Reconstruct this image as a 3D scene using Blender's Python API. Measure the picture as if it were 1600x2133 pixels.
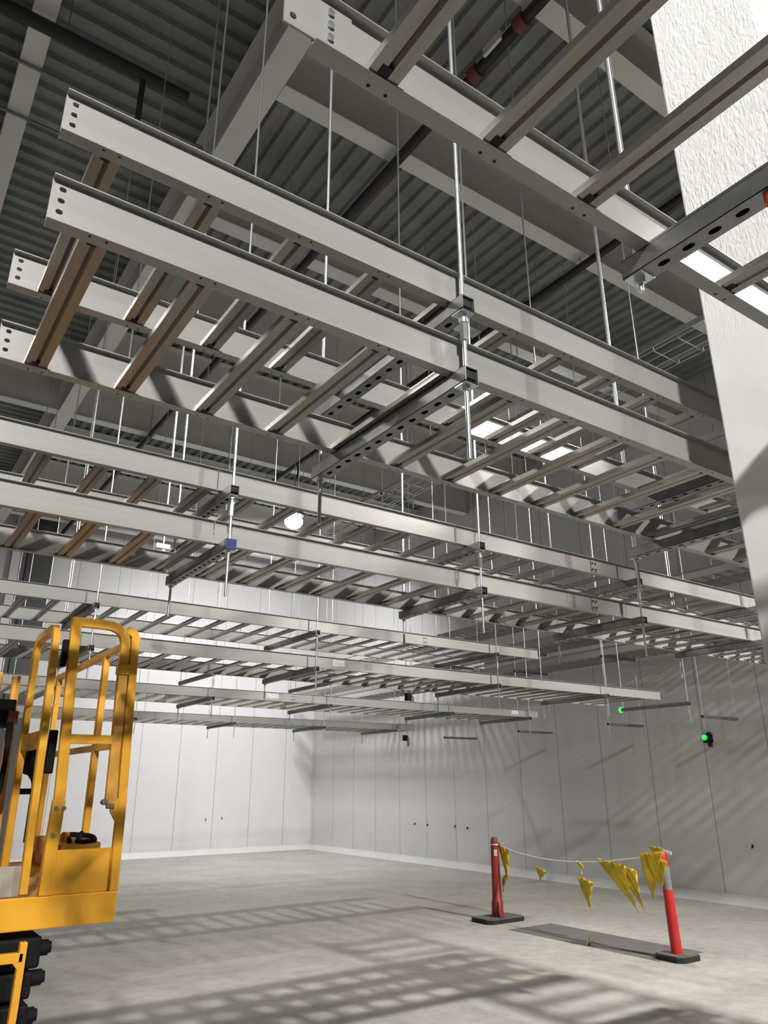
import bpy, math, random
from mathutils import Vector, Matrix
random.seed(7)
for o in list(bpy.data.objects):
    bpy.data.objects.remove(o)
SC = bpy.context.scene
COL = SC.collection
PI = math.pi
R = math.radians

# ------------------------------------------------------------------ camera
FPX = 1549.77
YAW, PITCH, ROLL = 0.963421, 0.351895, -0.003752
H = 1.72                                            # eye height
fw = Vector((math.cos(PITCH) * math.cos(YAW), math.cos(PITCH) * math.sin(YAW), math.sin(PITCH)))
rt0 = Vector((math.sin(YAW), -math.cos(YAW), 0))
up0 = rt0.cross(fw)
rt = math.cos(ROLL) * rt0 + math.sin(ROLL) * up0
up = -math.sin(ROLL) * rt0 + math.cos(ROLL) * up0
cd = bpy.data.cameras.new('camera')
cam = bpy.data.objects.new('camera', cd)
COL.objects.link(cam)
cam.matrix_world = Matrix(((rt.x, up.x, -fw.x, 0), (rt.y, up.y, -fw.y, 0), (rt.z, up.z, -fw.z, H), (0, 0, 0, 1)))
cd.sensor_fit = 'VERTICAL'
cd.sensor_height = 24.0
cd.lens = 24.0 * FPX / 2133.0
cd.clip_start = 0.02
cd.clip_end = 100
SC.camera = cam

# ------------------------------------------------------------------ world, lights, exposure
SC.view_settings.view_transform = 'Standard'
SC.view_settings.look = 'None'
SC.view_settings.gamma = 1.0
SC.view_settings.use_curve_mapping = False
SC.view_settings.exposure = -0.12
w = bpy.data.worlds.new('dim_interior')
SC.world = w
w.use_nodes = True
w.node_tree.nodes['Background'].inputs[0].default_value = (0.9, 0.95, 1.0, 1)
w.node_tree.nodes['Background'].inputs[1].default_value = 0.02


def disk_light(name, loc, size, power, color, target=None, spread=180):
    l = bpy.data.lights.new(name, 'AREA')
    l.shape = 'DISK'
    l.size = size
    l.energy = power
    l.color = color
    l.spread = R(spread)
    o = bpy.data.objects.new(name, l)
    o.location = loc
    if target:
        o.rotation_euler = (Vector(target) - Vector(loc)).to_track_quat('-Z', 'Y').to_euler()
    COL.objects.link(o)
    return o


LAMP = (7.64, 14.7, 7.86)                           # the lamp seen between the trays
LAMPS_AND_FILLS = [(LAMP, 0.85, 510, (1.0, 0.98, 0.98), (8.5, 19.0, 1.9), 146),
         ((8.5, -3.0, 8.55), 0.24, 620, (1.0, 0.965, 0.92), (5.6, 5.4, 0.0), 80),      # throws the ladder shadows on the floor
         ((-2.5, -6.5, 8.30), 0.6, 300, (1.0, 0.98, 0.95), (0.7, 1.0, 3.3), 66),  # added fill lamp, unseen; lights the front tray row and the column
         ((-4.5, 8.0, 8.30), 0.6, 200, (1.0, 0.97, 0.94), None, 150),  # unseen lamp added as side fill
         ((8.4, 7.7, 8.28), 0.5, 75, (1.0, 0.95, 0.88), (7.2, 6.6, 0.0), 90),  # added fill hidden behind a rail, brightens the right floor and wall
         ((-5.0, 1.0, 8.30), 0.5, 34, (1.0, 0.98, 0.95), (1.9, 0.85, 5.6), 44)]  # unseen lamp added to brighten the column top
for lo_, sz_, en_, co_, ta_, sp_ in LAMPS_AND_FILLS:
    disk_light('lamp_or_fill_beam', (lo_[0], lo_[1], lo_[2] - 0.53), sz_, en_, co_, ta_, sp_)

# ------------------------------------------------------------------ materials


def nt(m):
    return m.node_tree.nodes, m.node_tree.links


def mat(name, color, rough=0.5, metal=0.0, var=0.0, scale=6.0, bump=0.0, bscale=40.0, stretch=(1, 1, 1), spec=0.5):
    m = bpy.data.materials.new(name)
    m.use_nodes = True
    n, l = nt(m)
    b = n['Principled BSDF']
    b.inputs['Base Color'].default_value = (*color, 1)
    b.inputs['Roughness'].default_value = rough
    b.inputs['Metallic'].default_value = metal
    b.inputs['Specular IOR Level'].default_value = spec
    if var or bump:
        tc = n.new('ShaderNodeTexCoord')
        mp = n.new('ShaderNodeMapping')
        mp.inputs['Scale'].default_value = stretch
        l.new(tc.outputs['Object'], mp.inputs[0])
    if var:
        t = n.new('ShaderNodeTexNoise')
        t.inputs['Scale'].default_value = scale
        t.inputs['Detail'].default_value = 5
        l.new(mp.outputs[0], t.inputs['Vector'])
        mr = n.new('ShaderNodeMapRange')
        mr.inputs[1].default_value = 0.3
        mr.inputs[2].default_value = 0.7
        mr.inputs[3].default_value = 1 - var
        mr.inputs[4].default_value = 1 + var
        l.new(t.outputs['Fac'], mr.inputs[0])
        mx = n.new('ShaderNodeMix')
        mx.data_type = 'RGBA'
        mx.blend_type = 'MULTIPLY'
        mx.inputs[0].default_value = 1
        mx.inputs[6].default_value = (*color, 1)
        l.new(mr.outputs[0], mx.inputs[7])
        l.new(mx.outputs[2], b.inputs['Base Color'])
    if bump:
        t2 = n.new('ShaderNodeTexNoise')
        t2.inputs['Scale'].default_value = bscale
        t2.inputs['Detail'].default_value = 4
        l.new(mp.outputs[0], t2.inputs['Vector'])
        bp = n.new('ShaderNodeBump')
        bp.inputs['Strength'].default_value = bump
        bp.inputs['Distance'].default_value = 0.02
        l.new(t2.outputs['Fac'], bp.inputs['Height'])
        l.new(bp.outputs[0], b.inputs['Normal'])
    return m


def emit(name, color, strength):
    m = bpy.data.materials.new(name)
    m.use_nodes = True
    b = m.node_tree.nodes['Principled BSDF']
    b.inputs['Base Color'].default_value = (*color, 1)
    b.inputs['Emission Color'].default_value = (*color, 1)
    b.inputs['Emission Strength'].default_value = strength
    return m


def panel_wall(name, axis, offset, pitch, color):
    """insulated wall panels: thin dark joint every `pitch` metres along `axis`"""
    m = mat(name, color, rough=0.45, var=0.03, scale=0.8)
    n, l = nt(m)
    b = n['Principled BSDF']
    src = b.inputs['Base Color'].links[0].from_socket
    tc = n.new('ShaderNodeTexCoord')
    sp = n.new('ShaderNodeSeparateXYZ')
    l.new(tc.outputs['Object'], sp.inputs[0])
    a = n.new('ShaderNodeMath'); a.operation = 'SUBTRACT'; a.inputs[1].default_value = offset - 100 * pitch
    l.new(sp.outputs[axis], a.inputs[0])
    d = n.new('ShaderNodeMath'); d.operation = 'MODULO'; d.inputs[1].default_value = pitch
    l.new(a.outputs[0], d.inputs[0])
    c = n.new('ShaderNodeMath'); c.operation = 'LESS_THAN'; c.inputs[1].default_value = 0.016
    l.new(d.outputs[0], c.inputs[0])
    mx = n.new('ShaderNodeMix'); mx.data_type = 'RGBA'
    l.new(c.outputs[0], mx.inputs[0])
    l.new(src, mx.inputs[6])
    mx.inputs[7].default_value = (0.30, 0.30, 0.30, 1)
    l.new(mx.outputs[2], b.inputs['Base Color'])
    return m


M = {}
M['alu'] = mat('brushed_aluminium', (0.355, 0.352, 0.335), rough=0.33, metal=0.25, var=0.07, scale=5, stretch=(0.4, 6, 6))
M['alu_rung'] = mat('dull_aluminium', (0.34, 0.325, 0.295), rough=0.30, metal=0.8, var=0.10, scale=9, stretch=(6, 0.6, 6))
M['zinc'] = mat('zinc_rod', (0.72, 0.74, 0.75), rough=0.28, metal=0.9, var=0.05, scale=30)
M['galv'] = mat('galvanised_steel', (0.29, 0.295, 0.295), rough=0.42, metal=0.8, var=0.16, scale=22)
M['hole'] = mat('painted_hole_shade', (0.015, 0.014, 0.013), rough=0.8)  # flat dark colour standing in for the shade inside holes
M['deck'] = mat('grey_roof_deck', (0.26, 0.272, 0.265), rough=0.55, var=0.22, scale=1.6, stretch=(1, 1, 1))
M['beam'] = mat('grey_white_beam_paint', (0.80, 0.80, 0.77), rough=0.6, var=0.05, scale=2)
M['black'] = mat('black_paint', (0.006, 0.006, 0.007), rough=0.7, spec=0.2)
M['rubber'] = mat('black_rubber', (0.018, 0.017, 0.016), rough=0.7, var=0.2, scale=20, bump=0.3)
M['rubber_top'] = mat('dusty_rubber', (0.13, 0.125, 0.12), rough=0.85, var=0.2, scale=14)
M['pipe'] = mat('dark_pipe', (0.02, 0.02, 0.024), rough=0.5)
M['redoxide'] = mat('red_oxide_coupling', (0.20, 0.06, 0.045), rough=0.6)
M['white'] = mat('white_plastic', (0.8, 0.8, 0.8), rough=0.4)
M['yellow'] = mat('lift_yellow', (0.72, 0.35, 0.022), rough=0.42, var=0.10, scale=5)
M['yellow2'] = mat('worn_lift_yellow', (0.62, 0.31, 0.04), rough=0.5, var=0.22, scale=9)
M['wood'] = mat('grey_worn_board', (0.36, 0.31, 0.26), rough=0.8, var=0.25, scale=12)
M['red'] = mat('red_plastic', (0.52, 0.025, 0.025), rough=0.35, var=0.06, scale=8)
M['red2'] = mat('faded_red_plastic', (0.30, 0.028, 0.02), rough=0.5, var=0.14, scale=8)
M['grey'] = mat('grey_sleeve', (0.20, 0.20, 0.21), rough=0.5, var=0.06, scale=10)
M['flag'] = mat('yellow_flag_plastic', (0.62, 0.43, 0.02), rough=0.35, var=0.12, scale=20)
M['flag2'] = mat('pale_yellow_flag_plastic', (0.75, 0.72, 0.13), rough=0.35, var=0.12, scale=20)
M['orange'] = mat('orange_plastic', (0.75, 0.10, 0.015), rough=0.4)
M['label'] = mat('faded_red_label', (0.36, 0.27, 0.26), rough=0.5, var=0.25, scale=60)
M['label_w'] = mat('pale_label', (0.62, 0.60, 0.57), rough=0.5, var=0.25, scale=60)
M['label_g'] = mat('dark_grey_label', (0.22, 0.23, 0.23), rough=0.5, var=0.1, scale=40)
M['blue'] = mat('blue_cap', (0.02, 0.035, 0.13), rough=0.4)
M['glass_green'] = emit('green_light', (0.02, 1.0, 0.10), 1.6)
M['lamp'] = emit('lamp_lens', (1.0, 0.98, 0.95), 10.0)
M['darksteel'] = mat('dark_steel_column', (0.07, 0.075, 0.075), rough=0.6, var=0.1, scale=3)
M['skirt'] = mat('white_coving', (0.62, 0.62, 0.60), rough=0.5, var=0.04, scale=4)
M['wallL'] = panel_wall('left_wall_panels', 0, 6.45, 1.073, (0.62, 0.62, 0.625))
M['wallR'] = panel_wall('right_wall_panels', 1, 7.53, 1.073, (0.60, 0.60, 0.595))
M['wallP'] = mat('plain_wall_panels', (0.28, 0.28, 0.28), rough=0.5)
M['column'] = mat('white_lagging', (0.84, 0.835, 0.82), rough=0.55, var=0.04, scale=6)


def column_texture(m):
    n, l = nt(m)
    b = n['Principled BSDF']
    tc = n.new('ShaderNodeTexCoord')
    mp = n.new('ShaderNodeMapping')
    mp.inputs['Scale'].default_value = (1, 1, 0.3)
    l.new(tc.outputs['Object'], mp.inputs[0])
    t = n.new('ShaderNodeTexNoise'); t.inputs['Scale'].default_value = 75; t.inputs['Detail'].default_value = 3
    t.inputs['Distortion'].default_value = 1.2
    l.new(mp.outputs[0], t.inputs['Vector'])
    sp = n.new('ShaderNodeSeparateXYZ')
    l.new(tc.outputs['Object'], sp.inputs[0])
    mr = n.new('ShaderNodeMapRange')
    mr.inputs[1].default_value = 2.9; mr.inputs[2].default_value = 3.25
    mr.inputs[3].default_value = 0.08; mr.inputs[4].default_value = 1.0
    l.new(sp.outputs[2], mr.inputs[0])
    bp = n.new('ShaderNodeBump'); bp.inputs['Distance'].default_value = 0.004
    l.new(mr.outputs[0], bp.inputs['Strength'])
    l.new(t.outputs['Fac'], bp.inputs['Height'])
    l.new(bp.outputs[0], b.inputs['Normal'])


column_texture(M['column'])


def concrete():
    m = mat('concrete_floor', (0.40, 0.39, 0.36), rough=0.62, var=0.13, scale=0.9, bump=0.05, bscale=60)
    n, l = nt(m)
    b = n['Principled BSDF']
    src = b.inputs['Base Color'].links[0].from_socket
    tc = n.new('ShaderNodeTexCoord')
    t = n.new('ShaderNodeTexNoise'); t.inputs['Scale'].default_value = 7; t.inputs['Detail'].default_value = 8
    t.inputs['Roughness'].default_value = 0.7
    l.new(tc.outputs['Object'], t.inputs['Vector'])
    mr = n.new('ShaderNodeMapRange')
    mr.inputs[1].default_value = 0.35; mr.inputs[2].default_value = 0.65
    mr.inputs[3].default_value = 0.86; mr.inputs[4].default_value = 1.12
    l.new(t.outputs['Fac'], mr.inputs[0])
    mx = n.new('ShaderNodeMix'); mx.data_type = 'RGBA'; mx.blend_type = 'MULTIPLY'; mx.inputs[0].default_value = 1
    l.new(src, mx.inputs[6]); l.new(mr.outputs[0], mx.inputs[7])
    l.new(mx.outputs[2], b.inputs['Base Color'])
    return m


M['floor'] = concrete()
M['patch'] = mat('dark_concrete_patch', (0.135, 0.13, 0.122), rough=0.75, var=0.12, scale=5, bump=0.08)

# ------------------------------------------------------------------ mesh helpers


class MB:
    def __init__(s):
        s.v = []; s.f = []; s.mi = []; s.sm = []

    def add(s, vs, fs, mi=0, sm=False):
        o = len(s.v)
        s.v += [tuple(p) for p in vs]
        for f in fs:
            s.f.append([i + o for i in f]); s.mi.append(mi); s.sm.append(sm)

    def box(s, x0, x1, y0, y1, z0, z1, mi=0):
        s.add([(x0, y0, z0), (x1, y0, z0), (x1, y1, z0), (x0, y1, z0), (x0, y0, z1), (x1, y0, z1), (x1, y1, z1), (x0, y1, z1)],
              [(0, 3, 2, 1), (4, 5, 6, 7), (0, 1, 5, 4), (1, 2, 6, 5), (2, 3, 7, 6), (3, 0, 4, 7)], mi)

    def cyl(s, p, q, r, n=10, r2=None, mi=0, sm=True):
        p, q = Vector(p), Vector(q)
        r2 = r if r2 is None else r2
        d = (q - p).normalized()
        a = d.orthogonal().normalized(); b = d.cross(a)
        vs = []
        for c, rr in ((p, r), (q, r2)):
            for i in range(n):
                t = 2 * PI * i / n
                vs.append(c + rr * (math.cos(t) * a + math.sin(t) * b))
        s.add(vs, [(i, (i + 1) % n, n + (i + 1) % n, n + i) for i in range(n)], mi, sm)
        s.add(vs[:n], [tuple(range(n))[::-1]], mi)
        s.add(vs[n:], [tuple(range(n))], mi)

    def lathe(s, prof, n=20, mi=0, axis_off=(0, 0, 0)):
        vs = []
        for r, z in prof:
            for i in range(n):
                t = 2 * PI * i / n
                vs.append((axis_off[0] + r * math.cos(t), axis_off[1] + r * math.sin(t), axis_off[2] + z))
        fs = []
        for k in range(len(prof) - 1):
            for i in range(n):
                fs.append((k * n + i, k * n + (i + 1) % n, (k + 1) * n + (i + 1) % n, (k + 1) * n + i))
        s.add(vs, fs, mi, True)
        s.add(vs[:n], [tuple(range(n))[::-1]], mi)
        s.add(vs[-n:], [tuple(range(n))], mi)

    def prism(s, poly, axis, a, b, mi=0):
        """closed polygon extruded along axis (0 x: poly=(y,z); 1 y: poly=(x,z); 2 z: poly=(x,y))"""
        def P(u, t):
            return [(t, u[0], u[1]), (u[0], t, u[1]), (u[0], u[1], t)][axis]
        n = len(poly)
        vs = [P(u, a) for u in poly] + [P(u, b) for u in poly]
        s.add(vs, [(i, (i + 1) % n, n + (i + 1) % n, n + i) for i in range(n)], mi)
        s.add(vs[:n], [tuple(range(n))[::-1]], mi)
        s.add(vs[n:], [tuple(range(n))], mi)

    def sweep(s, path, wd, dp, normal, mi=0):
        """flat-sided tube: path lies in the plane with the given normal; wd in plane, dp along the normal"""
        nrm = Vector(normal).normalized()
        P = [Vector(p) for p in path]
        rows = []
        for i, p in enumerate(P):
            d1 = (P[i] - P[i - 1]).normalized() if i else (P[1] - P[0]).normalized()
            d2 = (P[i + 1] - P[i]).normalized() if i < len(P) - 1 else d1
            t = (d1 + d2).normalized()
            side = nrm.cross(t).normalized()
            k = 1 / max(0.4, side.dot(nrm.cross(d1).normalized()))
            e = side * (wd / 2 * k)
            f = nrm * (dp / 2)
            rows.append([p - e - f, p + e - f, p + e + f, p - e + f])
        vs = [v for r_ in rows for v in r_]
        fs = []
        for i in range(len(rows) - 1):
            for j in range(4):
                fs.append((i * 4 + j, i * 4 + (j + 1) % 4, i * 4 + 4 + (j + 1) % 4, i * 4 + 4 + j))
        fs.append((3, 2, 1, 0)); m_ = 4 * (len(rows) - 1)
        fs.append((m_, m_ + 1, m_ + 2, m_ + 3))
        s.add(vs, fs, mi)

    def tube(s, path, r, n=8, mi=0):
        for i in range(len(path) - 1):
            s.cyl(path[i], path[i + 1], r, n, mi=mi)

    def holed(s, cx, cz, hw, hh, pw, ph, y0, y1, flip='xz', mi=0):
        """rectangular plate cell (half size hw, hh) with an elongated hole (half size pw, ph), thickness y0..y1"""
        out = [(-hw, -hh), (0, -hh), (hw, -hh), (hw, 0), (hw, hh), (0, hh), (-hw, hh), (-hw, 0)]
        k = 0.5
        inn = [(-pw * 0.72, -ph * 0.8), (0, -ph), (pw * 0.72, -ph * 0.8), (pw, 0), (pw * 0.72, ph * 0.8), (0, ph), (-pw * 0.72, ph * 0.8), (-pw, 0)]
        def P(u, t):
            return (cx + u[0], t, cz + u[1]) if flip == 'xz' else (cz + u[1], cx + u[0], t)
        vs = [P(u, y0) for u in out] + [P(u, y0) for u in inn] + [P(u, y1) for u in out] + [P(u, y1) for u in inn]
        fs = []
        for i in range(8):
            j = (i + 1) % 8
            fs += [(i, j, 8 + j, 8 + i), (16 + j, 16 + i, 24 + i, 24 + j), (8 + i, 8 + j, 24 + j, 24 + i)]
        s.add(vs, fs, mi)

    def mesh(s, name, mats, bevel=0):
        me = bpy.data.meshes.new(name)
        me.from_pydata(s.v, [], s.f)
        for m in (mats if isinstance(mats, (list, tuple)) else [mats]):
            me.materials.append(m)
        for p, i, sm in zip(me.polygons, s.mi, s.sm):
            p.material_index = i
            p.use_smooth = sm
        me.update()
        return me

    def build(s, name, mats, parent=None, loc=(0, 0, 0), bevel=0.0):
        o = link(name, s.mesh(name, mats), parent, loc)
        if bevel:
            b = o.modifiers.new('bevel', 'BEVEL'); b.width = bevel; b.segments = 2; b.limit_method = 'ANGLE'
        return o


def link(name, me, parent=None, loc=(0, 0, 0), rz=0):
    o = bpy.data.objects.new(name, me)
    COL.objects.link(o)
    o.location = loc
    if rz:
        o.rotation_euler.z = rz
    if parent:
        o.parent = parent
    return o


def tag(o, label, cat, group=None, kind=None):
    if label: o['label'] = label
    if cat: o['category'] = cat
    if group: o['group'] = group
    if kind: o['kind'] = kind
    return o


def thing(name, label, cat, loc, rz=0, group=None):
    o = link(name, None, None, loc, rz)
    return tag(o, label, cat, group)


def structure(name, mb, mats, loc=(0, 0, 0)):
    o = mb.build(name, mats, None, loc)
    o['kind'] = 'structure'
    return o


def fillet(pts, r, n=6):
    """round the corners of a polyline"""
    P = [Vector(p) for p in pts]
    out = [P[0]]
    for i in range(1, len(P) - 1):
        a = (P[i - 1] - P[i]); b = (P[i + 1] - P[i])
        rr = min(r, a.length * 0.49, b.length * 0.49)
        p0 = P[i] + a.normalized() * rr; p1 = P[i] + b.normalized() * rr
        for k in range(n + 1):
            t = k / n
            out.append((1 - t) ** 2 * p0 + 2 * t * (1 - t) * P[i] + t * t * p1)
    out.append(P[-1])
    return out


# ------------------------------------------------------------------ the room
XW, YW, ZR = 11.65, 20.6, 8.77            # right wall, left wall, underside of the roof deck
XB, YB = -11.0, -13.0                     # the walls behind the camera
m = MB(); m.box(XB, XW, YB, YW, -0.2, 0); structure('floor', m, M['floor'])
m = MB(); m.box(XB, XW + 0.2, YW, YW + 0.2, 0, ZR + 0.4); structure('wall_left', m, M['wallL'])
m = MB(); m.box(XW, XW + 0.2, YB, YW, 0, ZR + 0.4); structure('wall_right', m, M['wallR'])
m = MB(); m.box(XB - 0.2, XW + 0.2, YB - 0.2, YB, 0, ZR + 0.4); structure('wall_back', m, M['wallP'])
m = MB(); m.box(XB - 0.2, XB, YB, YW + 0.2, 0, ZR + 0.4); structure('wall_near', m, M['wallP'])
m = MB(); m.prism([(YW, 0), (YW, 0.13), (YW - 0.02, 0.13), (YW - 0.035, 0.10), (YW - 0.10, 0.0)], 0, XB, XW); structure('baseboard_left', m, M['skirt'])
m = MB(); m.prism([(XW, 0), (XW - 0.12, 0.0), (XW - 0.04, 0.10), (XW - 0.025, 0.13), (XW, 0.13)], 1, YB, YW); structure('baseboard_right', m, M['skirt'])

# trapezoidal roof deck: ribs run along X left of the main beam and along Y right of it
XM = 2.135                                 # main roof beam
m = MB()
PITCHR, DEP = 0.21, 0.055


def deck_profile(a, b):
    pts = []
    t = a
    while t < b:
        for u, z in ((0, 0), (0.09, 0), (0.115, DEP), (0.185, DEP)):
            if t + u <= b:
                pts.append((t + u, ZR + z))
        t += PITCHR
    pts.append((b, ZR + DEP))
    return pts


pl = deck_profile(YB, YW)
for i in range(len(pl) - 1):
    (y0, z0), (y1, z1) = pl[i], pl[i + 1]
    m.add([(XB, y0, z0), (XM, y0, z0), (XM, y1, z1), (XB, y1, z1)], [(0, 1, 2, 3)])
pl = deck_profile(XM, XW)
for i in range(len(pl) - 1):
    (x0, z0), (x1, z1) = pl[i], pl[i + 1]
    m.add([(x0, YB, z0), (x0, YW, z0), (x1, YW, z1), (x1, YB, z1)], [(0, 1, 2, 3)])
m.box(XB, XW, YB, YW, ZR + 0.12, ZR + 0.2)
structure('ceiling', m, M['deck'])

ORD = ['first', 'second', 'third', 'fourth', 'fifth', 'sixth', 'seventh', 'eighth', 'ninth', 'tenth', 'eleventh', 'twelfth']


def ibeam(mb, axis, c, w_, zb, zt, a, b, tf=0.018, tw=0.012):
    def bx(u0, u1, z0, z1):
        if axis == 0: mb.box(a, b, c + u0, c + u1, z0, z1)
        else: mb.box(c + u0, c + u1, a, b, z0, z1)
    bx(-w_ / 2, w_ / 2, zb, zb + tf); bx(-w_ / 2, w_ / 2, zt - tf, zt); bx(-tw / 2, tw / 2, zb + tf, zt - tf)


m = MB(); ibeam(m, 1, XM, 0.25, 8.06, ZR, YB, YW - 0.01)
tag(m.build('roof_girder', M['beam']), 'deep pale grey steel roof girder running away above the tray ends', 'roof beam')
m = MB(); ibeam(m, 1, 0.215, 0.20, 8.40, ZR, YB, YW - 0.01)
tag(m.build('roof_beam', M['beam']), 'pale roof beam in the top left corner, crossed by the black pipe', 'roof beam')
ys = [0.9, 2.95, 5.0, 7.05, 9.1, 11.15, 13.2, 15.25, 17.3, 19.35]
for i, y in enumerate(ys):
    m = MB(); ibeam(m, 0, y, 0.20, 8.06, ZR, (XM + 0.13) if i < 3 else XM + 0.13, XW - 0.01)
    b_ = m.build('roof_beam', M['beam'])
    tag(b_, 'pale steel cross beam under the ribbed roof right of the girder, %s from the far wall' % ORD[len(ys) - 1 - i], 'roof beam', 'roof cross beams right of the girder')
for i, y in enumerate([13.2, 19.35]):
    m = MB(); ibeam(m, 0, y, 0.20, 8.06, ZR, XB + 0.01, XM - 0.13)
    tag(m.build('roof_beam', M['beam']), ['pale cross beam left of the girder, above the left ends of the tray rows', 'pale cross beam left of the girder, close to the far wall'][i], 'roof beam', 'roof cross beams left of the girder')

# ------------------------------------------------------------------ cable trays
TH = 0.100          # rail height
FW = 0.029          # flange width
RP = 0.212          # rung pitch
_rung = {}


def rung_mesh(wd):
    k = round(wd, 3)
    if k not in _rung:
        mb = MB()
        y0, y1 = FW / 2 + 0.002, wd - FW / 2 - 0.002
        # channel with a V groove; dark quads paint the shade of open ends
        mb.prism([(-.025, .003), (-.004, .003), (.001, .011), (.006, .003), (.025, .003), (.025, .018), (-.025, .018)], 1, y0, y1)
        mb.add([(-.012, y1 - .030, .0025), (.006, y1 - .030, .0025), (.006, y1 - .004, .0025), (-.012, y1 - .004, .0025)], [(0, 3, 2, 1)], 1)
        mb.add([(-.012, y0 + .004, .0025), (.006, y0 + .004, .0025), (.006, y0 + .022, .0025), (-.012, y0 + .022, .0025)], [(0, 3, 2, 1)], 1)
        _rung[k] = mb.mesh('rung', [M['alu_rung'], M['hole']])
    return _rung[k]


def rail(parent, a, b, y0, h, holes, drill=()):
    """one length of I-section side rail from x=a to x=b; holes: bolt holes at the left end"""
    mb = MB()
    c = y0 + FW / 2
    mb.box(a, b, y0, y0 + FW, 0, 0.0025)
    mb.prism([(y0, h - .0025), (y0 + FW, h - .0025), (y0 + FW, h), (y0, h)], 0, a, b)
    t0, t1 = c - .0013, c + .0013
    xa = a
    if holes:
        zs = [0.030, 0.055, 0.080]
        for i, z in enumerate(zs):
            mb.holed(a + 0.019, z, 0.012, 0.0125, 0.0065, 0.0055, t0, t1)
        mb.box(a, a + .007, t0, t1, .0025, h - .0025)
        mb.box(a + .007, a + .031, t0, t1, .0025, .0175)
        mb.box(a + .007, a + .031, t0, t1, .0925, h - .0025)
        xa = a + .031
    mb.box(xa, b, t0, t1, .0025, h - .0025)
    for x in drill:
        for dx in (-.012, .018):
            yy = y0 + (FW * 0.3 if y0 < 0.1 else FW * 0.72)
            mb.add([(x + dx + .0032 * math.cos(t * PI / 3), yy + .0032 * math.sin(t * PI / 3), -.0004) for t in range(6)], [(5, 4, 3, 2, 1, 0)], 1)  # dark dots painted for the shade in drilled holes
    return mb.build('side_rail', [M['alu'], M['hole']], parent)


def plate_with_bolts(parent, x, yface, name='splice_plate', sgn=-1, n2=2, wd=0.055, hd=0.07):
    mb = MB()
    y = yface
    ya, yb = sorted((y, y + sgn * 0.003))
    mb.box(x - wd / 2, x + wd / 2, ya, yb, 0.016, 0.016 + hd)
    p = mb.build(name, M['alu'], parent)
    for dx in (-0.013, 0.013):
        for z in (0.032, 0.07):
            q = MB(); q.cyl((x + dx, y + sgn * .003, z), (x + dx, y + sgn * .010, z), 0.0065, 6, sm=False)
            q.cyl((x + dx, y + sgn * .010, z), (x + dx, y + sgn * .014, z), 0.004, 8)
            q.build('bolt', M['galv'], p)
    return p


def sticker(parent, x, yface, mt, wd=0.05, hd=0.045, z=0.04):
    mb = MB(); mb.box(x - wd / 2, x + wd / 2, yface - 0.0012, yface, z, z + hd)
    return mb.build('label_sticker', mt, parent)


def tray(label, group, x0, x1, y0, zb, wd, joints=(), holes=False, axis='X', h=TH, phase=0.20, name='cable_tray', drill=False):
    L = x1 - x0
    t = thing(name, label, 'cable tray', (x0, y0, zb) if axis == 'X' else (y0, x0, zb), 0 if axis == 'X' else PI / 2, group)
    k0 = math.ceil((x0 + 0.06 - phase) / RP)
    rx = [phase + k * RP - x0 for k in range(k0, k0 + 99) if phase + k * RP < x1 - 0.05]
    cuts = [0] + [j - x0 for j in joints if x0 < j < x1] + [L]
    for yy in (0, wd - FW):
        for i in range(len(cuts) - 1):
            rail(t, cuts[i] + (0.002 if i else 0), cuts[i + 1] - (0.002 if i < len(cuts) - 2 else 0), yy, h, holes and i == 0, [x for x in rx if cuts[i] + .05 < x < cuts[i + 1] - .05] if drill else ())
    rm = rung_mesh(wd)
    for x in rx:
        link('rung', rm, t, (x, 0, 0))
    return t


FACE = FW / 2 - .0013                       # outer face of the near web
tN = tray('aluminium cable ladder nearest the camera, passing in front of the white column', None, 0.335, 6.9, 0.635 - 0.546, 2.655, 0.575, phase=0.443, drill=True)
mb = MB(); mb.box(-0.045, 0.06, 0.575 - FW / 2 - .005, 0.575 - FW / 2 - .0014, 0.010, 0.090)
sp = mb.build('splice_plate', M['alu'], tN); sp['label'] = 'splice plate sticking out past the rail end'
for x in (-0.032, -0.012):
    for z in (0.028, 0.075):
        if x == -0.012: continue
        q = MB(); q.cyl((x, 0.575 - FW / 2 - .0049, z), (x, 0.575 - FW / 2 - .0062, z), 0.005, 6, sm=False); q.build('painted_bolt_hole', M['hole'], sp)  # dark disc on the plate, the hole's shade put into its colour
for z in (0.028, 0.052, 0.076):
    q = MB(); q.cyl((0.025, 0.575 - FW / 2 - .005, z), (0.025, 0.575 - FW / 2 - .0095, z), 0.0055, 8, sm=False); q.build('bolt', M['zinc'], sp)

U1 = tray('upper aluminium cable ladder of the front row, its cut left end showing three holes', 'front tray row', 0.109, 6.9, 1.197, 2.863, 0.575, holes=True, drill=True)
L1 = tray('lower aluminium cable ladder of the front row, its cut left end hanging below the upper', 'front tray row', 0.113, 6.9, 1.197, 2.660, 0.575, holes=True, drill=True)
J2 = (1.09, 2.40, 3.73, 5.05)
U2 = tray('upper aluminium cable ladder of the second row from the camera', 'second tray row', -1.6, 6.9, 2.793, 2.892, 0.575, joints=J2)
L2 = tray('lower aluminium cable ladder of the second row, riding under the upper one', 'second tray row', -1.6, 6.9, 2.793, 2.657, 0.575, joints=J2)
J3 = (2.99, 5.3)
U3 = tray('upper aluminium cable ladder of the third row, ending short before the right wall', 'third tray row', -1.0, 5.84, 5.55, 2.960, 0.87, joints=J3)
L3 = tray('lower aluminium cable ladder of the third row, ending beyond the upper one', 'third tray row', -1.0, 7.85, 5.55, 2.655, 0.87, joints=(2.99, 7.0))
L4 = tray('single aluminium cable ladder of the fourth row from the camera', None, -1.0, 8.44, 8.12, 2.656, 0.90, joints=(4.57, 6.46, 7.86))
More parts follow.
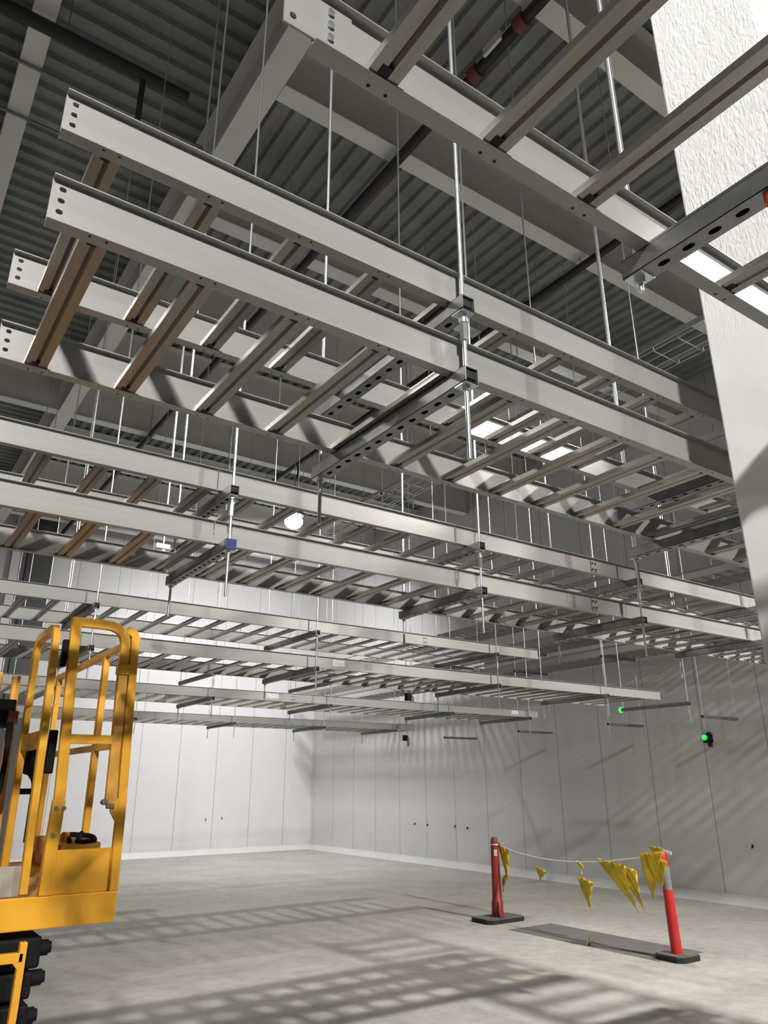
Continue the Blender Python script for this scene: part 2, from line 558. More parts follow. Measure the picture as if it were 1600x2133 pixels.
L5 = tray('aluminium cable ladder of the farthest row, close to the left wall', None, -1.0, 8.52, 11.3, 2.656, 0.90, joints=(4.78, 6.37, 7.75))
sticker(U2, 3.258 + 1.6, FACE, M['label']); plate_with_bolts(U2, 3.475 + 1.6, FACE)
sticker(L2, 3.243 + 1.6, FACE, M['label']); plate_with_bolts(L2, 3.446 + 1.6, FACE)
plate_with_bolts(U3, 4.339 + 1.0, FACE)
sticker(L3, 3.384 + 1.0, FACE, M['label_w'], wd=0.12, hd=0.055, z=0.03); sticker(L3, 3.696 + 1.0, FACE, M['label_g'], wd=0.08, hd=0.06, z=0.02)
sticker(L4, 4.045 + 1.0, FACE, M['label_w'], wd=0.16, hd=0.055, z=0.03); plate_with_bolts(L4, 4.317 + 1.0, FACE, wd=0.09, hd=0.075)
sticker(L4, 7.97 + 1.0, FACE, M['label_w'], wd=0.13, hd=0.055, z=0.03)
sticker(L5, 8.13 + 1.0, FACE, M['label_g'], wd=0.15, hd=0.06, z=0.025)
# ladders along the right wall, and the one crossing behind the camera whose shadow lies on the floor
for i, (zz, lab) in enumerate(((3.75, 'lowest wide cable ladder running along the right wall'), (4.12, 'middle wide cable ladder running along the right wall'), (4.66, 'topmost wide cable ladder running along the right wall'))):
    tray(lab, 'cable ladders along the right wall', 2.0, 19.0, 10.95, zz, 0.80, axis='Y', h=0.13, phase=0.1)
tray('cable ladder crossing high behind the camera beyond the white column', None, -7.0, 2.6, 7.36, 4.04, 0.575, axis='Y')

# wire basket tray high up, running away between the rods
bt = thing('basket_tray', 'galvanised wire basket tray high under the roof, running away towards the far wall', 'cable tray', (6.3, -3.0, 6.07))
mb = MB()
for x in (0, 0.15, 0.30, 0.45):
    mb = MB(); mb.cyl((x, 0, 0.006), (x, 16, 0.006), 0.006, 6); mb.build('long_wire', M['zinc'], bt)
cw = MB(); cw.tube([(0, 0, 0.10), (0, 0, 0), (0.45, 0, 0), (0.45, 0, 0.10)], 0.006, 6)
cwm = cw.mesh('cross_wire', M['zinc'])
for i in range(53):
    link('cross_wire', cwm, bt, (0, 0.1 + 0.3 * i, 0))
for x in (0, 0.45):
    mb = MB(); mb.box(x - 0.006, x + 0.006, 0, 16, 0.05, 0.11); mb.build('side_rail', M['zinc'], bt)

# ------------------------------------------------------------------ trapeze hangers
SW = 0.041
_strut = {}
_rod = {}


def strut_mesh(L):
    k = round(L, 3)
    if k not in _strut:
        mb = MB()
        n = max(2, int(L / 0.05)); p = L / n
        for i in range(n):
            mb.holed((i + .5) * p, 0, p / 2, SW / 2, 0.0125, 0.007, 0, 0.0025, 'yx')
        for sg in (-1, 1):
            a, b = sorted((sg * SW / 2, sg * (SW / 2 - .0025)))
            mb.box(a, b, 0, L, 0.0025, SW)
        mb.box(-SW / 2, SW / 2, 0, L, SW - .0025, SW)
        mb.box(-SW / 2 + .003, SW / 2 - .003, 0.006, L - 0.006, 0.014, SW - .003, 1)  # dark block painted in place of the shade inside the hollow strut
        _strut[k] = mb.mesh('channel_strut', [M['galv'], M['hole']])
    return _strut[k]


def rod_mesh(L):
    k = round(L, 3)
    if k not in _rod:
        mb = MB(); mb.cyl((0, 0, 0), (0, 0, L), 0.006, 8)
        _rod[k] = mb.mesh('threaded_rod', M['zinc'])
    return _rod[k]


mb = MB(); mb.cyl((0, 0, -.010), (0, 0, 0), 0.0105, 6, sm=False); mb.box(-.02, .02, -.02, .02, 0, .003)
NUT = mb.mesh('nut_and_washer', M['zinc'])
mb = MB(); mb.cyl((0, 0, 0), (0, 0, 0.05), 0.011, 6, sm=False); mb.cyl((0, 0, .05), (0, 0, .062), 0.013, 8)
COUP = mb.mesh('rod_coupling', M['zinc'])
ZS = 2.614                                  # underside of the lower struts


def hanger(label, group, x, y0, y1, zs, tails=(0.19, 0.15), coupling=True, axis='Y', roof=ZR + 0.02):
    zs = sorted(zs)
    L = y1 - y0
    t = thing('trapeze_hanger', label, 'hanger', (x, y0, zs[0]), 0 if axis == 'Y' else -PI / 2, group)
    for z in zs:
        link('channel_strut', strut_mesh(L), t, (0, 0, z - zs[0]))
    for j, yy in enumerate((0.022, L - 0.022)):
        rz = roof - zs[0] + tails[j]
        link('threaded_rod', rod_mesh(rz), t, (0, yy, -tails[j]))
        for z in zs:
            link('nut_and_washer', NUT, t, (0, yy, z - zs[0] - .003))
        if coupling and j == 0 and len(zs) > 1:
            link('rod_coupling', COUP, t, (0, yy, (zs[1] - zs[0]) * 0.62))
    return t


def row_hangers(xs, y0, y1, zs, text, group, extra={}):
    out = []
    for i, x in enumerate(xs):
        out.append(hanger('galvanised trapeze hanger of two threaded rods carrying the %s, %s from the left' % (text, ORD[i]), group, x, y0, y1, extra.get(i, zs)))
    return out


hanger('galvanised strut hanger under the nearest cable ladder, beside the white column', None, 1.06, -0.06, 0.702, [ZS], tails=(0.05, 0.03))
hanger('galvanised strut hanger under the nearest cable ladder, behind the white column', None, 2.9, -0.06, 0.702, [ZS], tails=(0.05, 0.05))
h1 = row_hangers([1.06, 2.60, 4.1, 5.6], 1.155, 1.895, [ZS + .004, 2.863 - SW - .001], 'front tray row', 'hangers of the front tray row')
h2 = row_hangers([1.125, 2.49, 3.76, 5.08, 6.4], 2.70, 3.41, [ZS, 2.892 - SW - .001], 'second tray row', 'hangers of the second tray row')
h3 = row_hangers([1.295, 3.12, 5.18, 6.8, 8.28], 5.47, 6.47, [ZS - .001, 2.960 - SW - .001], 'third tray row', 'hangers of the third tray row', {3: [ZS - .001], 4: [ZS - .001]})
h3[4]['label'] = 'empty galvanised trapeze hanger past the third row, with a green light at its end'
h4 = row_hangers([1.6, 3.27, 4.8, 6.73, 8.2], 8.05, 9.15, [ZS], 'fourth tray row', 'hangers of the fourth tray row', {1: [ZS, 2.89], 2: [ZS, 2.89]})
h5 = row_hangers([1.7, 3.4, 4.95, 6.57, 8.03], 11.22, 12.33, [ZS], 'farthest tray row', 'hangers of the farthest tray row')
for i, y in enumerate((12.4, 10.25, 8.2, 6.5)):
    tt = thing('trapeze_hanger', 'empty trapeze hanger along the right wall, %s from the far end' % ORD[i], 'hanger', (10.10, y, ZS), -PI / 2, 'hangers along the right wall')
    for dz in (0, 3.75 - ZS - SW - .001, 4.12 - ZS - SW - .001, 4.66 - ZS - SW - .001):
        link('channel_strut', strut_mesh(0.88), tt, (0, 0, dz))
    for j, yy in enumerate((0.02, 0.86)):
        link('threaded_rod', rod_mesh(ZR + 0.02 - ZS + 0.16), tt, (0, yy, -0.16))
        link('nut_and_washer', NUT, tt, (0, yy, -.003))
for i, y in enumerate((3.0, 6.0, 9.0, 12.0)):
    tt = thing('trapeze_hanger', 'strut hanger high under the wire basket tray, %s from far end' % ORD[3 - i], 'hanger', (6.2, y, 6.02), -PI / 2, 'hangers of the wire basket tray')
    link('channel_strut', strut_mesh(0.65), tt)
    for yy in (0.02, 0.63):
        link('threaded_rod', rod_mesh(ZR + 0.02 - 6.02 + 0.1), tt, (0, yy, -0.1))
        link('nut_and_washer', NUT, tt, (0, yy, -.003))

# small marks on struts
mb = MB(); mb.box(-.022, .022, -.004, .022, -.002, SW + .001)
cp = mb.build('end_cap', M['blue'], h2[0]); cp['label'] = 'blue end cap'
gl = thing('indicator_light', 'small round green light on the end of the empty strut', 'light', (8.28, 6.47, ZS + 0.02))
mb = MB(); mb.lathe([(0.012, 0), (0.034, 0.004), (0.038, 0.02), (0.03, 0.035), (0.012, 0.042)], 14); lens = mb.build('lens', M['glass_green'], gl); lens.rotation_euler.x = -PI / 2
mb = MB(); mb.box(-.02, .02, -.003, .006, -.02, .02); mb.build('housing', M['black'], gl)

# orange tie on the strut near the column
ot = MB(); ot.cyl((1.06, 0.420, 2.612), (1.06, 0.420, 2.598), 0.016, 14); ot.cyl((1.06, 0.420, 2.598), (1.06, 0.420, 2.588), 0.013, 14, r2=0.008)
tag(ot.build('orange_plug', M['orange']), 'orange plastic cap under the slotted strut at the right edge', 'cap')

# ------------------------------------------------------------------ column
cl = MB(); cl.box(0, 0.70, 0, 0.335, 0.0, ZR)
cl = cl.build('trim_1', M['column'], None, (1.90, 0.69, 0), bevel=0.006)
cl['kind'] = 'structure'

# ------------------------------------------------------------------ services under the roof


def pipe(name, label, cat, path, r, mt, group=None, n=12):
    o = thing(name, label, cat, path[0], 0, group)
    p0 = Vector(path[0])
    mb = MB()
    P = [Vector(p) - p0 for p in path]
    mb.tube(P, r, n)
    mb.build('pipe_run', mt, o)
    return o, p0


def clamp(parent, p0, p, r, ztop):
    p = Vector(p) - p0
    mb = MB()
    mb.cyl((p.x, p.y, p.z + r), (p.x, p.y, ztop - p0.z), 0.006, 6)
    mb.build('hanger_rod', M['galv'], parent)


p1, o1 = pipe('sprinkler_pipe', 'black sprinkler pipe with red couplings crossing under the roof right of the girder', 'pipe', [(3.63, -6, 7.95), (3.63, 20.4, 7.95)], 0.055, M['pipe'])
for y in (3.05, 3.65):
    mb = MB(); mb.cyl((0, y + 6, 0), (0, y + 6.1, 0), 0.075, 14); c_ = mb.build('coupling', M['redoxide'], p1)
mb = MB(); mb.box(-0.09, -0.06, 9.28, 9.5, -0.05, 0.05); mb.build('pipe_tag', M['white'], p1)
for y in (1, 4, 7, 10, 13, 16, 19):
    clamp(p1, o1, (3.63, y, 7.95), 0.055, ZR)
p2, o2 = pipe('sprinkler_pipe', 'thinner black sprinkler pipe crossing under the roof near the column', 'pipe', [(6.55, -6, 7.92), (6.55, 20.4, 7.92)], 0.05, M['pipe'])
for y in (2, 5, 8, 11, 14, 17):
    clamp(p2, o2, (6.55, y, 7.92), 0.05, ZR)
for y in (6.3, 9.4, 12.5):
    mb = MB(); mb.cyl((0, y + 6, 0), (0, y + 6, -0.30), 0.022, 8); mb.cyl((0, y + 6, -.30), (0, y + 6, -.34), 0.035, 8, r2=.015); mb.build('sprinkler_head', M['pipe'], p2)
p3, o3 = pipe('sprinkler_pipe', 'black pipe ending in the top left, passing under the left roof beam', 'pipe', [(-6, 5.72, 8.22), (1.58, 5.72, 8.22)], 0.065, M['pipe'])
mb = MB(); mb.cyl((7.14, 0, 0), (7.14, 0, -0.55), 0.028, 10); mb.build('drop_pipe', M['pipe'], p3)
for x in (-4, -1.5, 0.42):
    clamp(p3, o3, (x, 5.72, 8.22), 0.065, ZR)
for i, (y, r_) in enumerate(((6.37, .018), (7.06, .018))):
    mb = MB(); mb.cyl((-6, y, 8.37), (2.0, y, 8.37), r_, 8)
    tag(mb.build('conduit', M['galv']), ['thin conduit crossing the left roof beam, just beyond the black pipe', 'thin conduit crossing the left roof beam, second beyond the black pipe'][i], 'conduit', 'conduits left of the girder')
# white plastic pipe lying in the basket tray
mb = MB(); mb.cyl((6.42, 10.2, 6.142), (6.45, 11.5, 6.142), 0.06, 12)
tag(mb.build('plastic_tube', M['white']), 'short white plastic tube lying in the wire basket tray', 'tube')


def high_bay(label, loc, lit=True):
    t = thing('lamp_or_fill_fixture', label, 'lamp', loc, 0, None)
    mb = MB(); mb.lathe([(0.05, 0.18), (0.09, 0.17), (0.10, 0.02), (0.22, -0.10), (0.24, -0.20), (0.215, -0.20), (0.20, -0.12), (0.05, -0.10)], 24); mb.build('housing', M['galv'], t)
    mb = MB(); mb.lathe([(0.10, -0.20), (0.17, -0.23), (0.21, -0.30), (0.21, -0.38), (0.17, -0.45), (0.09, -0.50), (0.01, -0.51)], 24); mb.build('lens', M['lamp'], t)
    mb = MB(); mb.cyl((0, 0, 0.17), (0, 0, ZR - loc[2] + .02), 0.008, 8); mb.build('suspension_rod', M['galv'], t)
    return t


for k_, lab_ in enumerate(('glaring lit high bay lamp hanging under the roof, seen between the tray rows',
                          'lit high bay lamp hanging behind the camera on the right',
                          'added unseen fill lamp hanging behind the camera on the left',
                          'added unseen fill lamp hanging over the left side of the hall',
                          'added fill lamp over the red bollards, hidden behind the front tray row',
                          'added unseen fill lamp on the left, aimed at the white column')):
    high_bay(lab_, LAMPS_AND_FILLS[k_][0])  # the added fill lamps get the same fixture body as the real ones

# dark steel column against the left wall
mb = MB(); mb.box(2.95, 3.55, YW - 0.30, YW - 0.01, 0, ZR); tag(mb.build('steel_column', M['darksteel']), 'dark grey steel column against the left wall, seen past the tray ends', 'column')
mb = MB(); mb.box(2.60, 2.80, YW - 0.14, YW - 0.01, 0, ZR); tag(mb.build('downpipe', M['white']), 'white boxed pipe beside the dark steel column on the left wall', 'pipe')

# small hanging devices
for (x, y, z, zt, lab) in ((6.33, 8.52, 2.86, ZR, 'small dark box hanging on a rod above the fourth tray row'), (8.64, 11.75, 2.54, ZR, 'small dark box with a grey loop hanging past the end of the farthest tray')):
    t = thing('hanging_box', lab, 'device', (x, y, z))
    mb = MB(); mb.box(-.05, .03, -.03, .03, -.04, .06); mb.build('body', M['black'], t)
    mb = MB(); mb.cyl((0.045, 0, .04), (0.045, 0, zt - z), 0.006, 6); mb.build('rod', M['zinc'], t)
    mb = MB(); mb.tube(fillet([(0.03, 0, .04), (0.075, 0, 0.02), (0.08, 0, -.12), (0.05, 0, -.14), (0.04, 0, -.02)], .03), 0.012, 8); mb.build('loop', M['grey'], t)
t = thing('sprinkler', 'small pale sprinkler head hanging below the second tray row', 'sprinkler', (1.42, 4.5, 3.10))
mb = MB(); mb.cyl((0, 0, 0.05), (0, 0, ZR - 3.10), 0.008, 8); mb.build('drop_pipe', M['zinc'], t)
mb = MB(); mb.box(-.05, .04, -.02, .02, 0.03, 0.06); mb.cyl((0, 0, .04), (0.01, 0, -.03), .014, 8); mb.cyl((0.01, 0, -.03), (0.01, 0, -.06), .012, 10, r2=.03); mb.build('head', M['white'], t)

# laser level on the right wall
t = thing('wall_device', 'small black device with a bright green light on the right wall', 'device', (XW, 7.42, 2.42))
mb = MB(); mb.box(-.10, 0, -.06, .06, -.07, .07); mb.build('body', M['black'], t, bevel=0.012)
mb = MB(); mb.box(-.03, 0, -.03, .03, -.13, .10); mb.build('wall_bracket', M['pipe'], t)
mb = MB(); mb.lathe([(0.03, 0), (0.045, 0.012), (0.04, 0.03), (0.012, 0.045)], 12); lens = mb.build('lens', M['glass_green'], t, (-0.10, 0.02, 0.015)); lens.rotation_euler.y = -PI / 2

# small dark fixings on the walls
fx = MB(); fx.box(-.008, .008, -.02, 0, -.022, .022); fx.cyl((0, -.02, 0), (0.004, -.05, -.03), .006, 6)
fxm = fx.mesh('wall_fixing', M['black'])
for i, (x, z) in enumerate(((8.41, .87), (8.87, .90))):
    tag(link('wall_fixing', fxm, None, (x, YW, z)), ['tiny dark fixing on the left wall, left of the panel joint', 'tiny dark fixing on the left wall, right of the panel joint'][i], 'fixing', 'fixings on the left wall')
for i, (y, z) in enumerate(((15.5, .85), (15.0, .84), (14.0, .85), (13.57, .83), (6.97, .83))):
    tag(link('wall_fixing', fxm, None, (XW, y, z), -PI / 2), 'tiny dark fixing on the right wall, %s from the corner' % ORD[i], 'fixing', 'fixings on the right wall')

# ------------------------------------------------------------------ scissor lift
YF = 4.10                                  # its front end
lift = thing('scissor_lift', 'yellow scissor lift platform at the left edge, standing under the tray rows', 'scissor lift', (0.85, 5.0, 0.0))
LO = Vector((0.85, 5.0, 0.0))


def lp(name, mb, mt, bevel=0.004, parent=None):
    o = mb.build(name, mt, parent or lift, bevel=bevel)
    if not parent:
        o.location = -LO
    return o


XR_, XL_, YK = 1.245, 0.46, 6.0
mb = MB()
mb.box(XL_, XR_, YF, YF + .03, 1.10, 1.238)
mb.box(XL_, XL_ + .03, YF + .03, YK, 1.10, 1.238); mb.box(XR_ - .03, XR_, YF + .03, YK, 1.10, 1.238); mb.box(XL_, XR_, YK, YK + .03, 1.10, 1.238)
mb.box(XL_ + .03, XR_ - .03, YF + .03, YK, 1.20, 1.232)
lp('platform', mb, M['yellow'], 0.006)
mb = MB(); mb.box(0.935, 1.215, YF + .012, YF + .03, 1.238, 1.432); mb.box(XR_ - .035, XR_ - .015, YF + .03, YK, 1.238, 1.40); mb.box(XL_, XL_ + .015, YF + .03, YK, 1.238, 1.40)
lp('toe_board', mb, M['yellow'], 0.003)
# grey worn kick plate beside the entrance
mb = MB(); mb.box(0.66, 0.675, YF + .06, YF + .55, 1.24, 1.39); mb.box(0.66, 0.80, YF + .035, YF + .05, 1.24, 1.37); lp('kick_plate', mb, M['wood'], 0.003)
N_Y = (0, 1, 0); N_X = (1, 0, 0)
# right-hand corner post: wide plate with a cut-out, rounded top
mb = MB()
mb.sweep(fillet([(1.225, YF + .02, 1.238), (1.222, YF + .02, 1.62), (1.196, YF + .02, 2.50), (1.15, YF + .02, 2.52)], .05), .044, .04, N_Y)
mb.prism([(1.205, 1.238), (1.20, 1.44), (1.197, 1.55), (1.165, 1.60), (1.165, 1.64), (1.185, 1.64), (1.19, 1.66), (1.235, 1.66), (1.245, 1.238)], 1, YF + .002, YF + .016)
lp('corner_post', mb, M['yellow'], 0.004)
mb = MB(); mb.sweep([(1.163, YF + .02, 1.63), (1.158, YF + .02, 2.0), (1.150, YF + .02, 2.30)], .050, .036, N_Y); lp('inner_post', mb, M['yellow2'], 0.004)
mb = MB(); mb.sweep([(1.151, YF + .018, 2.28), (1.150, YF + .018, 2.335)], .062, .05, N_Y); lp('post_collar', mb, M['yellow'], 0.005)
mb = MB(); mb.cyl((1.135, YF + .0, 1.645), (1.135, YF + .045, 1.645), .014, 10); mb.cyl((1.142, YF + .0, 1.625), (1.18, YF + .0, 1.625), .012, 8); lp('latch_pin', mb, M['galv'], 0)
# front loop
mb = MB()
mb.sweep([(0.918, YF + .02, 1.66), (0.8825, YF + .02, 2.514)], .05, .036, N_Y)
mb.sweep(fillet([(0.858, YF + .02, 2.535), (1.150, YF + .02, 2.535), (1.150, YF + .02, 2.30)], .13), .048, .036, N_Y)
lp('guardrail_loop', mb, M['yellow'], 0.004)
mb = MB(); mb.sweep([(0.917, YF + .02, 1.66), (0.910, YF + .02, 1.45), (0.908, YF + .02, 1.238)], .058, .045, N_Y); lp('post_socket', mb, M['yellow'], 0.005)
mb = MB(); mb.sweep([(0.90, YF + .02, 1.945), (1.15, YF + .02, 1.945)], .045, .03, N_Y); lp('mid_rail', mb, M['yellow'], 0.003)
# side rails running away from the camera
for x, y_a, zt_ in ((1.215, YF + .03, 2.475), (XL_ + .02, YF + .5, 2.16)):
    mb = MB()
    mb.sweep([(x, y_a, zt_), (x, YK - .02, zt_)], .036, .036, N_X)
    lp('top_rail', mb, M['yellow'], 0.003)
    mb = MB(); mb.sweep([(x, y_a, 1.93), (x, YK - .02, 1.93)], .036, .03, N_X); lp('mid_rail', mb, M['yellow'], 0.003)
    for y_ in (YF + .62, YK - .04):
        mb = MB(); mb.sweep([(x, y_, 1.238), (x, y_, zt_ - .015)], .045, .035, N_X); lp('post', mb, M['yellow'], 0.003)
# folded entry gate, standing along the platform
g0, g1 = YF + .03, YF + .50
mb = MB()
mb.sweep(fillet([(0.815, g0, 1.25), (0.795, g0, 2.50), (0.795, g1, 2.50), (0.80, g1, 1.25)], .10), .05, .035, N_X)
gate = lp('entry_gate', mb, M['yellow'], 0.004)
mb = MB(); mb.sweep([(0.803, g0, 1.94), (0.80, g1, 1.94)], .085, .03, N_X); lp('gate_mid_rail', mb, M['yellow2'], 0.003)
mb = MB(); mb.sweep([(0.75, YF + .55, 1.24), (0.72, YF + .55, 2.3)], .04, .035, N_Y); lp('post', mb, M['yellow2'], 0.003)
mb = MB(); mb.box(0.835, 0.862, YF + .02, YF + .06, 2.30, 2.44); lp('gate_hinge', mb, M['black'], 0.004)
mb = MB(); mb.box(0.845, 0.885, YF + .08, YF + .12, 1.78, 1.99); lp('gate_closer', mb, M['black'], 0.008)
# control box, hose, joystick on the rail
mb = MB(); mb.box(0.52, 0.72, YF + .40, YF + .58, 2.02, 2.16); cbx = lp('control_box', mb, M['black'], 0.01)
mb = MB(); mb.box(0.685, 0.735, YF + .385, YF + .40, 2.03, 2.10); lp('control_face', mb, M['redoxide'], 0.004)
mb = MB(); mb.box(0.55, 0.63, YF + .40, YF + .55, 2.17, 2.30); lp('control_guard', mb, M['yellow2'], 0.006)
mb = MB(); mb.tube(fillet([(0.70, YF + .38, 2.04), (0.705, YF + .38, 1.85), (0.70, YF + .37, 1.70), (0.69, YF + .36, 1.68)], .05), .014, 8); lp('hose', mb, M['black'], 0)
mb = MB(); mb.box(0.60, 0.70, YF + .70, YF + .76, 1.25, 2.0); lp('document_panel', mb, M['grey'], 0.006)
mb = MB(); mb.tube(fillet([(0.90, YF + .55, 1.44), (0.90, YF + .55, 1.75), (0.86, YF + .55, 1.80)], .04), .018, 8); mb.lathe([(0.02, -.07), (.045, -.06), (.05, .05), (.02, .07)], 12, axis_off=(0.865, YF + .55, 1.85)); mb.box(0.80, .90, YF + .53, YF + .57, 1.68, 1.71); lp('control_lever', mb, M['black'], 0)
mb = MB(); mb.prism([(YF + .12, 1.40), (YF + .50, 1.40), (YF + .50, 1.475), (YF + .12, 1.45)], 0, 0.93, 1.17); mb.box(1.00, 1.04, YF + .22, YF + .26, 1.45, 1.50); lp('tool_tray', mb, M['yellow2'], 0.01)
mb = MB(); mb.tube(fillet([(1.02, YF + .14, 1.462), (1.06, YF + .35, 1.485), (1.17, YF + .30, 1.475), (1.15, YF + .14, 1.46), (1.05, YF + .12, 1.455), (1.14, YF + .40, 1.485)], .05), .012, 8); lp('coiled_cable', mb, M['black'], 0)
for (x, z) in ((0.905, 1.62), (0.905, 1.50), (0.94, 1.62)):
    mb = MB(); mb.cyl((x, YF - .01, z), (x, YF + .05, z), .011, 8); lp('bolt', mb, M['galv'], 0)
# scissor stack
for i, z in enumerate((0.99, 0.87, 0.72, 0.58, 0.44)):
    mb = MB()
    mb.box(0.56, 0.935 - .012 * (i % 2) - .01 * i, YF + .04, YK - .1, z - .055, z + .075 - .02 * (i % 2))
    ar = lp('scissor_arm', mb, M['black'], 0.014)
    mb = MB(); mb.cyl((0.90, YF + .09, z + .02), (0.972 - .012 * i, YF + .09, z + .02), .034, 10); mb.cyl((0.972 - .012 * i, YF + .09, z + .02), (0.985 - .012 * i, YF + .09, z + .02), .026, 8)
    pv = lp('pivot_pin', mb, M['black'], 0.003)
mb = MB()
mb.sweep([(0.55, YF - .02, 1.0), (0.845, YF - .02, 1.0)], .04, .04, N_Y)
mb.sweep([(0.84, YF - .02, 1.06), (0.838, YF - .02, 0.8), (0.83, YF - .02, 0.55)], .032, .04, N_Y)
mb.prism([(0.80, .985), (0.828, .95), (0.828, .985)], 1, YF - .04, YF)
lp('arm_guard', mb, M['yellow'], 0.004)
mb = MB(); mb.box(0.48, 1.02, YF + .05, YK, 0.16, 0.46); lp('chassis', mb, M['yellow2'], 0.03)
for (x, y) in ((0.44, YF + .3), (0.44, YK - .3), (1.0, YF + .3), (1.0, YK - .3)):
    mb = MB(); mb.cyl((x, y, .16), (x + .10, y, .16), .16, 24); lp('wheel', mb, M['rubber'], 0.01)

# ------------------------------------------------------------------ bollards with bunting


def bollard(label, x, y, tilt, col, sleeve, h, w_=0.19, d_=0.18):
    t = thing('bollard', label, 'bollard', (x, y, 0))
    mb = MB()
    mb.prism([(-w_, -d_ + .06), (-w_ + .06, -d_), (w_ - .06, -d_), (w_, -d_ + .06), (w_, d_ - .06), (w_ - .06, d_), (-w_ + .06, d_), (-w_, d_ - .06)], 2, 0, .045)
    b = mb.build('base', M['rubber'], t, bevel=0.01)
    mb = MB(); mb.prism([(-w_ + .02, -d_ + .07), (-w_ + .07, -d_ + .02), (w_ - .07, -d_ + .02), (w_ - .02, -d_ + .07), (w_ - .02, d_ - .07), (w_ - .07, d_ - .02), (-w_ + .07, d_ - .02), (-w_ + .02, d_ - .07)], 2, .044, .055)
    b2 = mb.build('base_top', M['rubber_top'], t)
    mb = MB()
    if sleeve:
        mb.lathe([(.062, .05), (.058, .08), (.052, .62 * h), (.050, .62 * h + .01)], 20)
        p = mb.build('post', col, t)
        s_ = MB(); s_.lathe([(.049, .62 * h), (.048, .84 * h)], 20); q = s_.build('reflective_sleeve', M['grey'], t)
        c_ = MB(); c_.lathe([(.046, .84 * h), (.044, .95 * h), (.03, .98 * h)], 20); r_ = c_.build('cap', col, t)
        parts = [p, q, r_]
    else:
        mb.lathe([(.088, .05), (.080, .10), (.078, .24), (.068, .25), (.062, .40), (.058, .70), (.054, .93), (.050, .97)], 20)
        p = mb.build('post', col, t)
        c_ = MB(); c_.lathe([(.050, .97 * h), (.046, 1.01 * h), (.03, 1.035 * h)], 20); r_ = c_.build('cap', M['redoxide'], t)
        s_ = MB(); s_.lathe([(.0545, .90), (.053, .95)], 20); q = s_.build('white_band', M['white'], t)
        l_ = MB(); l_.box(-.02, .025, -.061, -.054, .80, .88); k_ = l_.build('label_sticker', M['label_w'], t); k_.rotation_euler.z = R(-35)
        parts = [p, r_, q, k_]
    for o in parts:
        o.rotation_euler = (o.rotation_euler.x + tilt[0], o.rotation_euler.y + tilt[1], o.rotation_euler.z)
    return t


BA = Vector((7.70, 8.42, 0)); BB = Vector((7.60, 5.58, 0))
fr = Vector((rt0.x, rt0.y, 0))
bollard('faded red bollard on a square black base, wrapped with yellow flags at its top', BA.x, BA.y, (0, 0), M['red2'], False, 1.0, 0.34, 0.21)
bollard('bright red bollard with a grey sleeve, leaning, nearest the right edge', BB.x, BB.y, (0.0, -0.045), M['red'], True, 1.05)


def flag(pts, ax, amp, mt, parent, name='flag'):
    """crumpled flag: pts = corner triangle (3 points), folds of amplitude amp along ax, with a little thickness"""
    a, b, c = [Vector(p) for p in pts]
    n = 10
    ax = Vector(ax)
    idx = {}
    vs = []
    for i in range(n + 1):
        for j in range(n + 1 - i):
            u, v = i / n, j / n
            p = a + (b - a) * u + (c - a) * v
            p = p + ax * (amp * math.sin(7 * u + 3 * v + a.x * 9) * (0.4 + v) + amp * .5 * math.sin(17 * u - 5 * v))
            idx[i, j] = len(vs); vs.append(p)
    fs = []
    for i in range(n):
        for j in range(n - i):
            fs.append((idx[i, j], idx[i + 1, j], idx[i, j + 1]))
            if j < n - i - 1:
                fs.append((idx[i + 1, j], idx[i + 1, j + 1], idx[i, j + 1]))
    mb = MB(); mb.add(vs, fs, 0, True)
    o = mb.build(name, mt, parent)
    s = o.modifiers.new('thickness', 'SOLIDIFY'); s.thickness = 0.002
    return o


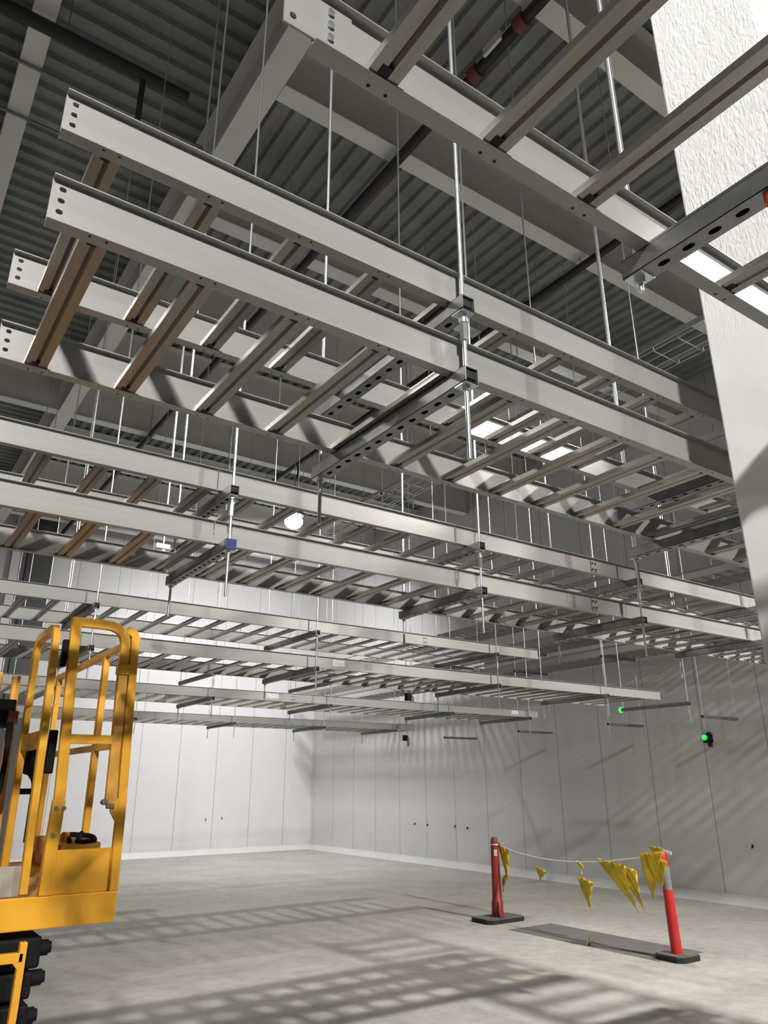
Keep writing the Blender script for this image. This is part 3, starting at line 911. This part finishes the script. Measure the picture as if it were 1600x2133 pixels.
bun = thing('bunting', 'yellow flag bunting strung on white string between the two red bollards', 'bunting', (BA.x, BA.y, 0))
TA = Vector((0.05, -0.04, 0.93)); TB = Vector((BB.x - BA.x - 0.03, BB.y - BA.y + 0.05, 1.0))
sp_ = []
for k in range(25):
    t_ = k / 24
    p = TA.lerp(TB, t_); p.z -= 0.56 * t_ * (1 - t_) * (1.15 - .3 * t_)
    sp_.append(p)
mb = MB(); mb.tube(sp_, 0.006, 6); mb.build('string', M['white'], bun)
DV = (TB - TA); DV.z = 0; DV.normalize()
OUT = Vector((-DV.y, DV.x, 0))
DZ = Vector((0, 0, 1))


def at(t_):
    k = min(23, int(t_ * 24)); f_ = t_ * 24 - k
    return sp_[k].lerp(sp_[k + 1], f_)


for (t_, w_, l_, dz, sk, mt) in ((0.30, .20, .20, -.10, -.04, 'flag'), (0.56, .13, .15, .01, .0, 'flag2'), (0.58, .26, .42, -.16, .03, 'flag'), (0.735, .42, .54, .02, .34, 'flag'), (0.82, .30, .50, -.05, .20, 'flag')):
    p = at(t_) + DZ * dz
    flag([p - DV * w_ / 2, p + DV * w_ / 2 - DZ * .05, p - DZ * l_ + DV * sk], OUT, .02, M[mt], bun)
for (ti, base, pts) in ((0, TA, ((-.05, .06), (.20, -.06), (.16, -.52))), (0, TA, ((.02, -.42), (.14, -.34), (.03, -.66))), (1, TB, ((-.20, .0), (.12, .04), (-.12, -.46))), (1, TB, ((-.14, .02), (.16, -.06), (.02, -.36)))):
    a_, b_, c_ = [base + DV * u + DZ * v - OUT * (.075 if ti else .0) for u, v in pts]
    flag([a_, b_, c_], OUT, .018, M['flag'], bun)
flag([TB + DV * -.08 + DZ * .08 - OUT * .06, TB + DV * .10 + DZ * .07 - OUT * .06, TB + DV * .03 - DZ * .06 - OUT * .06], OUT, .008, M['flag'], bun)
mb = MB(); mb.box(-.02, .09, -.004, .004, -.008, .02); kn = mb.build('knot_tail', M['white'], bun); kn.location = TB + DV * .07 + DZ * .03; kn.rotation_euler = (0, 0.2, math.atan2(DV.y, DV.x))
# darker repair patch in the floor, flush with it
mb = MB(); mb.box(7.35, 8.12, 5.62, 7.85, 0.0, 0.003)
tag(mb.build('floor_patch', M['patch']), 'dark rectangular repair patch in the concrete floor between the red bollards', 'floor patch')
fl_ = thing('flag_scrap', 'small pale yellow flag scrap lying on the dark floor patch', 'flag', (7.42, 6.62, 0.004))
flag([(-.08, -.04, .002), (.10, .05, .003), (0.02, -.02, .13)], (1, 0, 0), .01, M['flag2'], fl_, 'scrap')
